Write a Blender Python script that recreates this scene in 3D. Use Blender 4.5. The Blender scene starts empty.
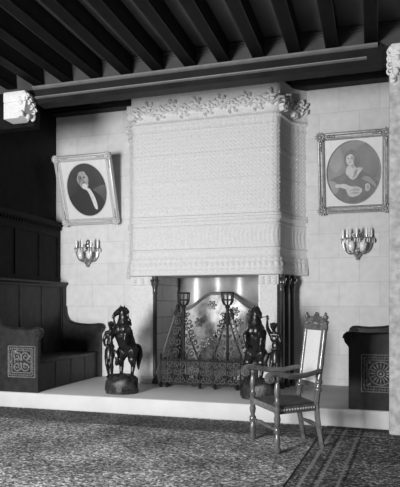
import bpy, bmesh, math, random
import numpy as np
from mathutils import Vector, Matrix, Euler
random.seed(7)
PI = math.pi
C = bpy.context.scene
COL = C.collection
R = math.radians

# ------------------------------------------------------------------ materials
def mat(name, g, rough=.6, metal=0., vary=.0, vscale=6., bump=0., bscale=40., spec=.5, coat=0.):
    m = bpy.data.materials.new(name); m.use_nodes = True
    nt = m.node_tree; b = nt.nodes['Principled BSDF']
    b.inputs['Base Color'].default_value = (g, g, g, 1)
    b.inputs['Roughness'].default_value = rough
    b.inputs['Metallic'].default_value = metal
    b.inputs['Specular IOR Level'].default_value = spec
    b.inputs['Coat Weight'].default_value = coat
    tc = nt.nodes.new('ShaderNodeTexCoord')
    if vary:
        n = nt.nodes.new('ShaderNodeTexNoise'); n.inputs['Scale'].default_value = vscale
        n.inputs['Detail'].default_value = 6
        nt.links.new(tc.outputs['Object'], n.inputs['Vector'])
        r = nt.nodes.new('ShaderNodeValToRGB')
        r.color_ramp.elements[0].position = .3; r.color_ramp.elements[1].position = .7
        a, c = max(0, g - vary), g + vary
        r.color_ramp.elements[0].color = (a, a, a, 1); r.color_ramp.elements[1].color = (c, c, c, 1)
        nt.links.new(n.outputs['Fac'], r.inputs['Fac'])
        nt.links.new(r.outputs['Color'], b.inputs['Base Color'])
    if bump:
        n = nt.nodes.new('ShaderNodeTexNoise'); n.inputs['Scale'].default_value = bscale
        n.inputs['Detail'].default_value = 4
        nt.links.new(tc.outputs['Object'], n.inputs['Vector'])
        bp = nt.nodes.new('ShaderNodeBump'); bp.inputs['Strength'].default_value = bump
        bp.inputs['Distance'].default_value = .01
        nt.links.new(n.outputs['Fac'], bp.inputs['Height'])
        nt.links.new(bp.outputs['Normal'], b.inputs['Normal'])
    return m

def mat_blocks(name, g, mortar, bw, bh, vary=.05, axis='XZ', msize=.006, rough=.75, off=(0, 0)):
    """ashlar blocks with fine joints"""
    m = bpy.data.materials.new(name); m.use_nodes = True
    nt = m.node_tree; b = nt.nodes['Principled BSDF']
    b.inputs['Roughness'].default_value = rough
    b.inputs['Specular IOR Level'].default_value = .3
    tc = nt.nodes.new('ShaderNodeTexCoord')
    sp = nt.nodes.new('ShaderNodeSeparateXYZ'); cb = nt.nodes.new('ShaderNodeCombineXYZ')
    nt.links.new(tc.outputs['Object'], sp.inputs[0])
    ax, az = nt.nodes.new('ShaderNodeMath'), nt.nodes.new('ShaderNodeMath')
    ax.inputs[1].default_value, az.inputs[1].default_value = off
    nt.links.new(sp.outputs[axis[0]], ax.inputs[0]); nt.links.new(sp.outputs[axis[1]], az.inputs[0])
    nt.links.new(ax.outputs[0], cb.inputs[0]); nt.links.new(az.outputs[0], cb.inputs[1])
    br = nt.nodes.new('ShaderNodeTexBrick')
    br.inputs['Scale'].default_value = 1
    br.inputs['Brick Width'].default_value = bw; br.inputs['Row Height'].default_value = bh
    br.inputs['Mortar Size'].default_value = msize; br.inputs['Mortar Smooth'].default_value = .2
    lo, hi = g - vary, g + vary
    br.inputs['Color1'].default_value = (lo, lo, lo, 1); br.inputs['Color2'].default_value = (hi, hi, hi, 1)
    br.inputs['Mortar'].default_value = (mortar, mortar, mortar, 1)
    nt.links.new(cb.outputs[0], br.inputs['Vector'])
    n = nt.nodes.new('ShaderNodeTexNoise'); n.inputs['Scale'].default_value = 9; n.inputs['Detail'].default_value = 8
    nt.links.new(tc.outputs['Object'], n.inputs['Vector'])
    mr = nt.nodes.new('ShaderNodeMapRange'); mr.inputs['To Min'].default_value = .84; mr.inputs['To Max'].default_value = 1.14
    nt.links.new(n.outputs['Fac'], mr.inputs['Value'])
    mx = nt.nodes.new('ShaderNodeMixRGB'); mx.blend_type = 'MULTIPLY'; mx.inputs['Fac'].default_value = 1
    nt.links.new(br.outputs['Color'], mx.inputs['Color1']); nt.links.new(mr.outputs['Result'], mx.inputs['Color2'])
    nt.links.new(mx.outputs['Color'], b.inputs['Base Color'])
    n2 = nt.nodes.new('ShaderNodeTexNoise'); n2.inputs['Scale'].default_value = 60; n2.inputs['Detail'].default_value = 4
    nt.links.new(tc.outputs['Object'], n2.inputs['Vector'])
    bp = nt.nodes.new('ShaderNodeBump'); bp.inputs['Strength'].default_value = .25; bp.inputs['Distance'].default_value = .01
    nt.links.new(n2.outputs['Fac'], bp.inputs['Height']); nt.links.new(bp.outputs['Normal'], b.inputs['Normal'])
    return m

def mat_rug(name, dark, mid, light, cell=26., thr=.62, bands=None):
    """woven pile with scattered pale flecks; bands = [(axis, centre, half width, grey)] straight grey stripes"""
    m = bpy.data.materials.new(name); m.use_nodes = True
    nt = m.node_tree; b = nt.nodes['Principled BSDF']
    b.inputs['Roughness'].default_value = .95; b.inputs['Specular IOR Level'].default_value = .1
    tc = nt.nodes.new('ShaderNodeTexCoord')
    v = nt.nodes.new('ShaderNodeTexVoronoi'); v.inputs['Scale'].default_value = cell
    mp = nt.nodes.new('ShaderNodeMapping'); mp.inputs['Scale'].default_value = (.75, 1, 1)
    nt.links.new(tc.outputs['Object'], mp.inputs['Vector']); nt.links.new(mp.outputs['Vector'], v.inputs['Vector'])
    r = nt.nodes.new('ShaderNodeValToRGB'); r.color_ramp.interpolation = 'CONSTANT'
    e = r.color_ramp.elements
    e[0].color = (dark,) * 3 + (1,); e[0].position = 0
    e[1].color = (mid,) * 3 + (1,); e[1].position = .38
    k = e.new(thr); k.color = (mid * 1.5,) * 3 + (1,)
    k = e.new(.86); k.color = (light,) * 3 + (1,)
    s = nt.nodes.new('ShaderNodeSeparateColor')
    nt.links.new(v.outputs['Color'], s.inputs[0]); nt.links.new(s.outputs[0], r.inputs['Fac'])
    n = nt.nodes.new('ShaderNodeTexNoise'); n.inputs['Scale'].default_value = 1.6; n.inputs['Detail'].default_value = 8
    nt.links.new(tc.outputs['Object'], n.inputs['Vector'])
    mr = nt.nodes.new('ShaderNodeMapRange'); mr.inputs['From Min'].default_value = .3; mr.inputs['From Max'].default_value = .7
    mr.inputs['To Min'].default_value = .55; mr.inputs['To Max'].default_value = 1.5
    nt.links.new(n.outputs['Fac'], mr.inputs['Value'])
    mx = nt.nodes.new('ShaderNodeMixRGB'); mx.blend_type = 'MULTIPLY'; mx.inputs['Fac'].default_value = 1
    nt.links.new(r.outputs['Color'], mx.inputs['Color1']); nt.links.new(mr.outputs['Result'], mx.inputs['Color2'])
    cur = mx.outputs['Color']
    if bands:
        sp = nt.nodes.new('ShaderNodeSeparateXYZ'); nt.links.new(tc.outputs['Object'], sp.inputs[0])
        for ax, c0, hw, g in bands:
            d = nt.nodes.new('ShaderNodeMath'); d.operation = 'SUBTRACT'; d.inputs[1].default_value = c0
            nt.links.new(sp.outputs[ax], d.inputs[0])
            a = nt.nodes.new('ShaderNodeMath'); a.operation = 'ABSOLUTE'; nt.links.new(d.outputs[0], a.inputs[0])
            l = nt.nodes.new('ShaderNodeMath'); l.operation = 'LESS_THAN'; l.inputs[1].default_value = hw
            nt.links.new(a.outputs[0], l.inputs[0])
            f = nt.nodes.new('ShaderNodeMath'); f.operation = 'MULTIPLY'; f.inputs[1].default_value = .65
            nt.links.new(l.outputs[0], f.inputs[0])
            q = nt.nodes.new('ShaderNodeMixRGB'); nt.links.new(f.outputs[0], q.inputs['Fac'])
            nt.links.new(cur, q.inputs['Color1']); q.inputs['Color2'].default_value = (g, g, g, 1)
            cur = q.outputs['Color']
    nt.links.new(cur, b.inputs['Base Color'])
    n2 = nt.nodes.new('ShaderNodeTexNoise'); n2.inputs['Scale'].default_value = 120
    nt.links.new(tc.outputs['Object'], n2.inputs['Vector'])
    bp = nt.nodes.new('ShaderNodeBump'); bp.inputs['Strength'].default_value = .5; bp.inputs['Distance'].default_value = .01
    nt.links.new(n2.outputs['Fac'], bp.inputs['Height']); nt.links.new(bp.outputs['Normal'], b.inputs['Normal'])
    return m

M = dict(
    wall=mat_blocks('ashlar', .64, .53, .62, .385, .03, 'XZ', .006, off=(.21, .06)),
    stone=mat('carved stone', .62, .75, vary=.06, vscale=40, bump=.35, bscale=60, spec=.3),
    hearth=mat('hearth stone', .57, .6, vary=.04, vscale=3, bump=.15, bscale=60, spec=.3),
    paving=mat('hearth paving', .62, .6, vary=.03, vscale=2.5, bump=.1, bscale=60, spec=.3),
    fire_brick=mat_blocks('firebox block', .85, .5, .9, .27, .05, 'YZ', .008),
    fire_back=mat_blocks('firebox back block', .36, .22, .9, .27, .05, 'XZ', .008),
    pier=mat('pier stone', .42, .8, vary=.12, vscale=14, bump=.8, bscale=22, spec=.2),
    wood=mat('dark wood', .006, .6, vary=.004, vscale=7, spec=.12),
    beam=mat('beam wood', .010, .55, vary=.004, vscale=5, spec=.2),
    gloss=mat('polished moulding', .13, .5, vary=.02, vscale=8, spec=.35),
    frieze=mat('frieze wood', .045, .55, vary=.01, vscale=5),
    ceil=mat('ceiling boards', .12, .6, vary=.015, vscale=4),
    room=mat('room plaster', .16, .9),
    settee=mat('oak', .021, .45, vary=.009, vscale=9, spec=.25),
    carve=mat('carved oak', .14, .4, vary=.05, vscale=20, spec=.5),
    floor=mat('floor boards', .07, .5, vary=.02, vscale=5),
    bronze=mat('bronze', .028, .3, metal=.55, vary=.012, vscale=15, spec=.6),
    rock=mat('bronze base', .035, .45, metal=.3, vary=.02, vscale=18, bump=.8, bscale=30),
    iron=mat('wrought iron', .03, .5, metal=.3, spec=.4),
    iron_dark=mat('dark iron', .02, .45, metal=.3),
    steel=mat('steel', .38, .3, metal=.8),
    sheet=mat('metal sheet', .5, .45, metal=.4, vary=.12, vscale=3.2, bump=.25, bscale=9),
    screen=mat('mottled metal', .25, .45, metal=.4, vary=.2, vscale=4.5, bump=.6, bscale=14),
    rim=mat('bright rim', .45, .28, metal=.8),
    colonette=mat('polished dark marble', .05, .25, spec=.6),
    gilt=mat('gilt frame', .56, .4, metal=.2, vary=.05, vscale=30, bump=.3, bscale=55),
    gilt_dark=mat('worn gilt frame', .34, .4, metal=.3, vary=.08, vscale=22, bump=.5, bscale=55),
    mount=mat('oval mount', .66, .55, vary=.03, vscale=10),
    brass=mat('silvered brass', .5, .34, metal=.8),
    candle=mat('candle', .85, .5), glass=mat('pale crystal', .75, .12, spec=.8),
    chair=mat('carved walnut', .095, .27, vary=.035, vscale=14, spec=.6, coat=.3),
    leather=mat('leather', .035, .42, vary=.01, vscale=10, bump=.2, bscale=60),
    cane=mat('woven cane', .62, .6, vary=.05, vscale=60, bump=.4, bscale=160),
    nail=mat('brass nail', .75, .25, metal=.6),
    p_dark=mat('paint dark', .014, .5), p_suit=mat('paint suit', .022, .5), p_bg=mat('paint ground', .035, .5, vary=.018, vscale=2.2),
    p_bgr=mat('paint pale ground', .075, .5, vary=.03, vscale=4), p_skin=mat('paint skin', .38, .5, vary=.06, vscale=14),
    p_shade=mat('paint shade', .17, .5, vary=.03, vscale=12), p_white=mat('paint white', .6, .5, vary=.08, vscale=20), p_hair=mat('paint grey hair', .30, .5, vary=.08, vscale=25),
    w_bg2=mat('paint darker ground', .18, .5, vary=.04, vscale=3), w_bg3=mat('paint lighter ground', .27, .5, vary=.05, vscale=3), w_shade=mat('paint soft shade', .30, .5, vary=.05, vscale=12),
    w_bg=mat('paint mid ground', .22, .5, vary=.06, vscale=3), w_hair=mat('paint dark hair', .15, .5, vary=.03, vscale=10),
    w_white=mat('paint cuff', .46, .5, vary=.08, vscale=20), w_dress=mat('paint dress', .15, .5, vary=.03, vscale=8), w_skin=mat('paint fair skin', .50, .5, vary=.05, vscale=12),
    rug=mat_rug('mottled rug', .11, .28, .80, 62, .6, [('Y', 6.78, .34, .04), ('Y', 6.36, .02, .2)]),  # wide darker band towards the hearth step, thin paler line before it
    rug2=mat_rug('bordered rug', .05, .12, .42, 62, .66, [('X', -.50, .016, .42), ('X', -.40, .010, .012), ('X', -.36, .016, .34), ('X', -.20, .012, .30), ('X', -.16, .012, .012), ('X', .42, .014, .26), ('X', .48, .02, .012), ('Y', 1.05, .02, .3), ('Y', 1.0, .02, .012), ('Y', 1.40, .07, .03)]),
)

def soot(m, c, rad):
    """blackened patch left by the fire"""
    nt = m.node_tree; b = nt.nodes['Principled BSDF']; src = b.inputs['Base Color'].links[0].from_socket
    tc = nt.nodes.new('ShaderNodeTexCoord'); d = nt.nodes.new('ShaderNodeVectorMath'); d.operation = 'DISTANCE'; d.inputs[1].default_value = c
    n = nt.nodes.new('ShaderNodeTexNoise'); n.inputs['Scale'].default_value = 5; n.inputs['Detail'].default_value = 5
    nt.links.new(tc.outputs['Object'], n.inputs['Vector']); nt.links.new(tc.outputs['Object'], d.inputs[0])
    a = nt.nodes.new('ShaderNodeMath'); a.operation = 'MULTIPLY_ADD'; a.inputs[1].default_value = .5
    nt.links.new(n.outputs['Fac'], a.inputs[0]); nt.links.new(d.outputs['Value'], a.inputs[2])
    r = nt.nodes.new('ShaderNodeMapRange'); r.inputs['From Min'].default_value = rad * .7; r.inputs['From Max'].default_value = rad * 1.25
    r.inputs['To Min'].default_value = .12; nt.links.new(a.outputs[0], r.inputs['Value'])
    x = nt.nodes.new('ShaderNodeMixRGB'); x.blend_type = 'MULTIPLY'; x.inputs['Fac'].default_value = 1
    nt.links.new(src, x.inputs['Color1']); nt.links.new(r.outputs['Result'], x.inputs['Color2']); nt.links.new(x.outputs['Color'], b.inputs['Base Color'])
M['sooty'] = mat('sooty metal', .27, .45, metal=.4, vary=.2, vscale=4.5, bump=.6, bscale=14)
soot(M['sooty'], (.05, 0, .45), .75)

# ------------------------------------------------------------------ mesh helpers
class MB:
    def __init__(s): s.v = []; s.f = []; s.mi = []; s.M = Matrix.Identity(4); s.cm = 0
    def add(s, vs, fs):
        o = len(s.v)
        s.v += [tuple(s.M @ Vector(p)) for p in vs]
        s.f += [tuple(i + o for i in f) for f in fs]; s.mi += [s.cm] * len(fs)
        return s
    def box(s, x0, x1, y0, y1, z0, z1):
        vs = [(x, y, z) for x in (x0, x1) for y in (y0, y1) for z in (z0, z1)]
        return s.add(vs, [(0, 1, 3, 2), (4, 6, 7, 5), (0, 4, 5, 1), (2, 3, 7, 6), (0, 2, 6, 4), (1, 5, 7, 3)])
    def bbox(s, x0, x1, y0, y1, z0, z1, b=.01):
        """box with chamfered edges"""
        m = bmesh.new(); bmesh.ops.create_cube(m, size=1)
        for v in m.verts: v.co = Vector(((x0 + x1) / 2 + v.co.x * (x1 - x0), (y0 + y1) / 2 + v.co.y * (y1 - y0), (z0 + z1) / 2 + v.co.z * (z1 - z0)))
        bmesh.ops.bevel(m, geom=m.edges[:], offset=b, segments=2, profile=.5, affect='EDGES')
        m.verts.ensure_lookup_table(); m.verts.index_update()
        s.add([v.co[:] for v in m.verts], [[v.index for v in f.verts] for f in m.faces]); m.free()
        return s
    def tube(s, pts, r, n=8, sy=1.):
        pts = [Vector(p) for p in pts]; N = len(pts)
        rs = r if isinstance(r, (list, tuple)) else [r] * N
        vs, fs = [], []
        t0 = (pts[1] - pts[0]).normalized()
        u = t0.orthogonal().normalized()
        if abs(t0.y) < .9: u = (Vector((0, 1, 0)) - t0 * t0.y).normalized()
        for i, p in enumerate(pts):
            t = (pts[min(i + 1, N - 1)] - pts[max(i - 1, 0)]).normalized()
            u = (u - t * u.dot(t)).normalized(); w = t.cross(u)
            for k in range(n):
                a = 2 * PI * k / n
                vs.append(p + (u * math.cos(a) * sy + w * math.sin(a)) * rs[i])
        for i in range(N - 1):
            for k in range(n):
                a, b = i * n + k, i * n + (k + 1) % n
                fs.append((a, b, b + n, a + n))
        fs.append(tuple(range(n - 1, -1, -1))); fs.append(tuple(range((N - 1) * n, N * n)))
        return s.add(vs, fs)
    def lathe(s, prof, c=(0, 0, 0), n=14, mtx=None):
        vs, fs = [], []
        mtx = mtx or Matrix.Identity(4)
        for r, z in prof:
            for k in range(n):
                a = 2 * PI * k / n
                vs.append(mtx @ Vector((r * math.cos(a), r * math.sin(a), z)) + Vector(c))
        for i in range(len(prof) - 1):
            for k in range(n):
                a, b = i * n + k, i * n + (k + 1) % n
                fs.append((a, b, b + n, a + n))
        fs.append(tuple(range(n - 1, -1, -1))); fs.append(tuple(range((len(prof) - 1) * n, len(prof) * n)))
        return s.add(vs, fs)
    def prism(s, poly, a0, a1, axis='Y'):
        """polygon (p,q) extruded along an axis: Y -> (p,a,q), X -> (a,p,q), Z -> (p,q,a)"""
        g = {'Y': lambda p, a: (p[0], a, p[1]), 'X': lambda p, a: (a, p[0], p[1]), 'Z': lambda p, a: (p[0], p[1], a)}[axis]
        n = len(poly)
        vs = [g(p, a0) for p in poly] + [g(p, a1) for p in poly]
        fs = [tuple(range(n)), tuple(range(2 * n - 1, n - 1, -1))] + [(i, (i + 1) % n, n + (i + 1) % n, n + i) for i in range(n)]
        return s.add(vs, fs)
    def blob(s, c, r, nu=10, nv=7, rot=None):
        rot = rot or Matrix.Identity(4)
        vs, fs = [], []
        for j in range(1, nv):
            t = PI * j / nv
            for k in range(nu):
                a = 2 * PI * k / nu
                vs.append(rot @ Vector((r[0] * math.sin(t) * math.cos(a), r[1] * math.sin(t) * math.sin(a), r[2] * math.cos(t))) + Vector(c))
        top, bot = len(vs), len(vs) + 1
        vs += [rot @ Vector((0, 0, r[2])) + Vector(c), rot @ Vector((0, 0, -r[2])) + Vector(c)]
        for j in range(nv - 2):
            for k in range(nu):
                a, b = j * nu + k, j * nu + (k + 1) % nu
                fs.append((a, b, b + nu, a + nu))
        for k in range(nu):
            fs.append((top, (k + 1) % nu, k)); q = (nv - 2) * nu
            fs.append((bot, q + k, q + (k + 1) % nu))
        return s.add(vs, fs)
    def grid(s, P):
        """P: array [rows, cols, 3]"""
        a, b = P.shape[:2]
        vs = [tuple(p) for p in P.reshape(-1, 3)]
        fs = [(i * b + j, i * b + j + 1, (i + 1) * b + j + 1, (i + 1) * b + j) for i in range(a - 1) for j in range(b - 1)]
        return s.add(vs, fs)
    def build(s, name, m, parent=None, smooth=40, loc=None):
        me = bpy.data.meshes.new(name)
        me.from_pydata(s.v, [], s.f)
        ms = m if isinstance(m, (list, tuple)) else [m]
        for q in ms: me.materials.append(q)
        me.polygons.foreach_set('material_index', s.mi)
        bm = bmesh.new(); bm.from_mesh(me)
        bmesh.ops.recalc_face_normals(bm, faces=bm.faces[:]); bm.to_mesh(me); bm.free()
        if smooth:
            me.polygons.foreach_set('use_smooth', [True] * len(me.polygons))
            me.set_sharp_from_angle(angle=R(smooth))
        me.update()
        o = bpy.data.objects.new(name, me); COL.objects.link(o)
        if parent: o.parent = parent
        if loc: o.location = loc
        return o

def tag(o, label, cat, group=None):
    o['label'] = label; o['category'] = cat
    if group: o['group'] = group
    return o
def thing(name, label, cat, loc=(0, 0, 0), rot=(0, 0, 0), group=None):
    o = bpy.data.objects.new(name, None); COL.objects.link(o)
    o.empty_display_size = .1; o.location = loc; o.rotation_euler = rot
    return tag(o, label, cat, group)
def struct(o): o['kind'] = 'structure'; return o
def kids(o): return [c for c in COL.objects if c.parent == o]
def dup(o, loc=None, rot=None, label=None, group=None, parent=None):
    c = o.copy(); COL.objects.link(c)
    if parent: c.parent = parent
    if loc is not None: c.location = loc
    if rot is not None: c.rotation_euler = rot
    if label: c['label'] = label
    if group: c['group'] = group
    for ch in kids(o): dup(ch, parent=c)
    return c
def spiral(c, r0, turns, a0, sgn=1, n=26, y=None, shrink=.12):
    out = []
    for i in range(n):
        t = i / (n - 1); r = r0 * (1 - (1 - shrink) * t); a = a0 + sgn * 2 * PI * turns * t
        out.append((c[0] + r * math.cos(a), c[1], c[2] + r * math.sin(a)))
    return out
def smoothpath(pts, k=6):
    """Catmull-Rom through points"""
    P = [Vector(p) for p in pts]; P = [P[0] * 2 - P[1]] + P + [P[-1] * 2 - P[-2]]
    out = []
    for i in range(1, len(P) - 2):
        a, b, c, d = P[i - 1:i + 3]
        for j in range(k):
            t = j / k
            out.append(.5 * ((2 * b) + (c - a) * t + (2 * a - 5 * b + 4 * c - d) * t * t + (3 * b - a - 3 * c + d) * t ** 3))
    out.append(P[-2]); return out

# ------------------------------------------------------------------ the setting
YW, DZ, XC = 9.3, .22, -2.51           # fireplace wall, hearth height, fireplace axis
XL, XR, YS = -5.6, .68, 7.2            # recess side walls, front of the raised hearth
OX0, OX1, OZ = -3.41, -1.67, 1.985     # fireplace opening
b = MB(); b.box(-8, 4, -3, 7.3, -.1, 0); struct(b.build('floor', M['floor'], smooth=0))
b = MB(); b.bbox(XL - .1, XR + .1, YS, 9.95, -.05, DZ, .008); struct(b.build('hearth_platform', M['hearth']))
b = MB(); b.bbox(XL, XR, YS + .012, 9.82, DZ - .02, DZ + .002, .001); struct(b.build('hearth_paving', M['paving']))
b = MB()
b.box(XL - .1, OX0 - .02, YW, YW + .25, DZ, 5.2); b.box(OX1 + .02, XR + .1, YW, YW + .25, DZ, 5.2); b.box(OX0 - .02, OX1 + .02, YW, YW + .25, OZ + .03, 5.2)
struct(b.build('wall_back', M['wall'], smooth=0))
b = MB(); b.box(XL - .15, XL, 6.85, YW, 0, 5.2); struct(b.build('wall_left', M['wood'], smooth=0))
b = MB(); b.box(XR, XR + .15, 6.85, YW, 0, 5.2); struct(b.build('wall_right', M['wood'], smooth=0))
# piers either side of the recess, in line with the main room's wall
b = MB(); b.box(-8, -5.32, 6.95, 7.12, 0, 5.2); struct(b.build('wall_pier_left', M['pier'], smooth=0))
b = MB(); b.box(.18, 4, 6.95, 7.12, 0, 5.2); struct(b.build('wall_pier_right', M['pier'], smooth=0))
b = MB(); b.box(-8, 4, -3, 6.98, 4.78, 4.88); struct(b.build('ceiling', M['ceil'], smooth=0))
b = MB(); b.box(XL - .1, XR + .1, 6.98, YW + .2, 5.17, 5.25); struct(b.build('ceiling_recess', M['ceil'], smooth=0))
b = MB(); b.box(-8, 4, 6.93, 7.03, 4.5, 5.2)
b.box(-8, 4, 6.91, 6.94, 4.735, 4.755); b.box(-8, 4, 6.90, 6.94, 4.765, 4.78); b.box(-8, 4, 6.915, 6.94, 4.70, 4.712)
struct(b.build('trim_1', M['frieze'], smooth=0))
b = MB(); b.box(XL, XR, 9.1, YW, 4.955, 5.17); b.box(XL, XR, 9.06, YW, 5.0, 5.04); struct(b.build('trim_2', M['beam'], smooth=0))
# dark panelling on the left wall of the recess above the settee
b = MB()
b.box(XL, -5.52, 7.14, 9.28, 1.9, 2.86)
for y0 in (7.2, 7.9, 8.6):
    b.box(-5.52, -5.505, y0, y0 + .07, 1.9, 2.86)
b.box(-5.52, -5.505, 9.2, 9.28, 1.9, 2.86); b.box(-5.52, -5.503, 7.14, 9.28, 2.74, 2.86); b.box(-5.52, -5.503, 7.14, 9.28, 1.9, 2.0)
b.prism([(XL, 2.86), (-5.5, 2.86), (-5.49, 2.9), (-5.45, 2.94), (-5.43, 3.0), (XL, 3.0)], 7.14, 9.28)
for k in range(26): b.box(-5.5, -5.465, 7.16 + k * .082, 7.2 + k * .082, 2.865, 2.905)
struct(b.build('trim_3', M['wood'], smooth=0))
b = MB(); b.box(-5.35, -4.54, 6.95, 7.1, 4.0, 4.5); struct(b.build('trim_4', M['wood'], smooth=0))
# room behind the camera: its main window, and a second added for fill
b = MB()
YR = -1.6
WIN = [(-5.0, -3.3, .6, 2.7), (.6, 2.6, 1.0, 3.6)]  # main window first; the second opening is an addition for fill light
xs = [-8, WIN[0][0], WIN[0][1], WIN[1][0], WIN[1][1], 4]
for i in (0, 2, 4): b.box(xs[i], xs[i + 1], YR - .2, YR, 0, 4.8)
for x0, x1, z0, z1 in WIN: b.box(x0, x1, YR - .2, YR, 0, z0); b.box(x0, x1, YR - .2, YR, z1, 4.8)
struct(b.build('wall_rear', M['room'], smooth=0))
b = MB(); b.box(-8.2, -8, -3, 7.1, 0, 4.8); struct(b.build('wall_room_left', M['room'], smooth=0))
b = MB(); b.box(4, 4.2, -3, 7.1, 0, 4.8); struct(b.build('wall_room_right', M['room'], smooth=0))
for i, (x0, x1, z0, z1) in enumerate(WIN):
    b = MB()
    for x in (x0, x1 - .06): b.box(x, x + .06, YR - .15, YR - .05, z0, z1)
    for z in (z0, z1 - .06): b.box(x0, x1, YR - .15, YR - .05, z, z + .06)
    b.box((x0 + x1) / 2 - .03, (x0 + x1) / 2 + .03, YR - .15, YR - .05, z0, z1)
    struct(b.build('window_%d' % (i + 1), M['wood'], smooth=0))  # frames for the main window and for the added fill opening

# ------------------------------------------------------------------ ceiling beam, joists, corbels
t = thing('ceiling_beam', 'long moulded dark wooden beam spanning the front of the fireplace recess', 'beam', (-2.22, 7.0, 4.3))
b = MB(); b.prism([(-.1, .04), (-.13, .07), (-.13, .2), (.17, .2), (.17, .02), (.14, 0), (-.06, 0)], -2.27, 2.32, 'X'); b.build('body', M['beam'], t, smooth=20)
b = MB(); b.prism([(-.12, .165), (-.15, .17), (-.172, .185), (-.175, .205), (-.155, .215), (-.12, .23)], -2.27, 2.27, 'X'); b.build('upper_moulding', M['gloss'], t, smooth=20)
b = MB(); b.prism([(-.09, .045), (-.145, .058), (-.148, .07), (-.12, .075)], -2.25, 2.15, 'X'); b.build('lower_moulding', M['gloss'], t, smooth=20)
b = MB(); b.box(-.065, .065, -9.9, -.02, 0, .245)
b.box(-.075, .075, -9.9, -.02, 0, .022); b.box(-.072, .072, -9.9, -.02, .05, .062)
words = ['first', 'second', 'third', 'fourth', 'fifth', 'sixth', 'seventh', 'eighth', 'ninth', 'tenth', 'eleventh', 'twelfth']
j0 = None
for i, k in enumerate(range(-6, 6)):
    lab = 'dark wooden ceiling joist, %s from the left along the beam' % words[i]
    loc = (-2.225 + .44 * k, 6.93, 4.535)
    if j0 is None:
        j0 = tag(b.build('ceiling_joist', M['beam'], smooth=0, loc=loc), lab, 'joist', 'ceiling joists')
    else: dup(j0, loc, label=lab)
b = MB(); b.box(-.065, .065, 0, 2.03, 0, .13)
r0 = None
for i, x in enumerate([-5.1, -4.62, -4.14, -3.66, -3.18, -2.7, -2.22, -1.74, -1.26, -.78, -.30, .18]):
    lab = 'short dark joist behind the beam over the recess, %s from the left' % words[i]
    if r0 is None: r0 = tag(b.build('recess_joist', M['beam'], smooth=0, loc=(x, 7.03, 5.04)), lab, 'joist', 'joists over the fireplace recess')
    else: dup(r0, (x, 7.03, 5.04), label=lab)

def corbel(loc, label, sgn):
    t = thing('corbel', label, 'corbel', loc); t.scale = (.87, 1, .98)
    b = MB(); b.bbox(-.2, .2, -.13, .13, .22, .37, .02)
    b.prism([(-.2, .22), (.2, .22), (.17, .08), (.06, 0), (-.2, 0)] if sgn > 0 else [(.2, .22), (-.2, .22), (-.17, .08), (-.06, 0), (.2, 0)], -.11, .11)
    b.build('block', M['stone'], t)
    b = MB(); rr = random.Random(3)
    for k in range(26):
        z = rr.uniform(.03, .33); x = sgn * (rr.uniform(.10, .2) - .25 * max(0, .15 - z)); y = rr.uniform(-.13, .12)
        b.blob((x, y, z), (.045, .03, .04), 8, 6, Euler((rr.random() * 3, rr.random() * 3, 0)).to_matrix().to_4x4())
    for k in range(4): b.tube(spiral((sgn * .2, -.1 + k * .06, .28 - .05 * k), .055, 1.4, 0, 1, 16), .014, 6)
    b.build('leaf_carving', M['stone'], t)
corbel((-4.68, 6.815, 4.05), 'pale carved stone corbel under the left end of the beam', 1)
corbel((.36, 6.815, 4.05), 'pale carved stone corbel under the right end of the beam', -1)

# ------------------------------------------------------------------ fireplace
F = thing('fireplace', 'tall pale carved stone fireplace with a projecting chimney breast', 'fireplace', (XC, 8.95, DZ))
def plan():
    right = [(-1.53, 8.60), (-1.46, 8.602), (-1.405, 8.622), (-1.365, 8.665), (-1.350, 8.73), (-1.320, 8.85), (-1.288, 8.98), (-1.258, 9.09), (-1.205, 9.175), (-1.13, 9.25), (-1.03, 9.31)]
    left = [(-5.17 - x, y) for x, y in right[::-1]]
    pts = [Vector((x, y, 0)) for x, y in left + right]
    L = [0]
    for a, c in zip(pts, pts[1:]): L.append(L[-1] + (c - a).length)
    return np.array([(p.x, p.y) for p in pts]), np.array(L)
PP, PL = plan()
def path(ds=.009):
    s = np.linspace(0, PL[-1], int(PL[-1] / ds))
    xy = np.stack([np.interp(s, PL, PP[:, 0]), np.interp(s, PL, PP[:, 1])], 1)
    for _ in range(4): xy[1:-1] = (xy[:-2] + 2 * xy[1:-1] + xy[2:]) / 4
    t = np.gradient(xy, axis=0); t /= np.linalg.norm(t, axis=1)[:, None]
    nrm = np.stack([t[:, 1], -t[:, 0]], 1)
    return s, xy, nrm
def band(name, z0, z1, off, relief=None, dz=.012, m=None):
    s, xy, nrm = path()
    z = np.linspace(z0, z1, max(3, int((z1 - z0) / dz)))
    S, Z = np.meshgrid(s, z)
    D = np.interp(Z, [q[0] for q in off], [q[1] for q in off])
    if relief is not None: D = D + relief(S, Z)
    P = np.zeros(S.shape + (3,))
    P[..., 0] = xy[None, :, 0] + nrm[None, :, 0] * D - XC
    P[..., 1] = xy[None, :, 1] + nrm[None, :, 1] * D - 8.95
    P[..., 2] = Z - DZ
    mb = MB(); mb.grid(P)
    return mb.build(name, m or M['stone'], F, smooth=60)
def sstep(x, w): 
    t = np.clip(x / w + .5, 0, 1); return t * t * (3 - 2 * t)
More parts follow.
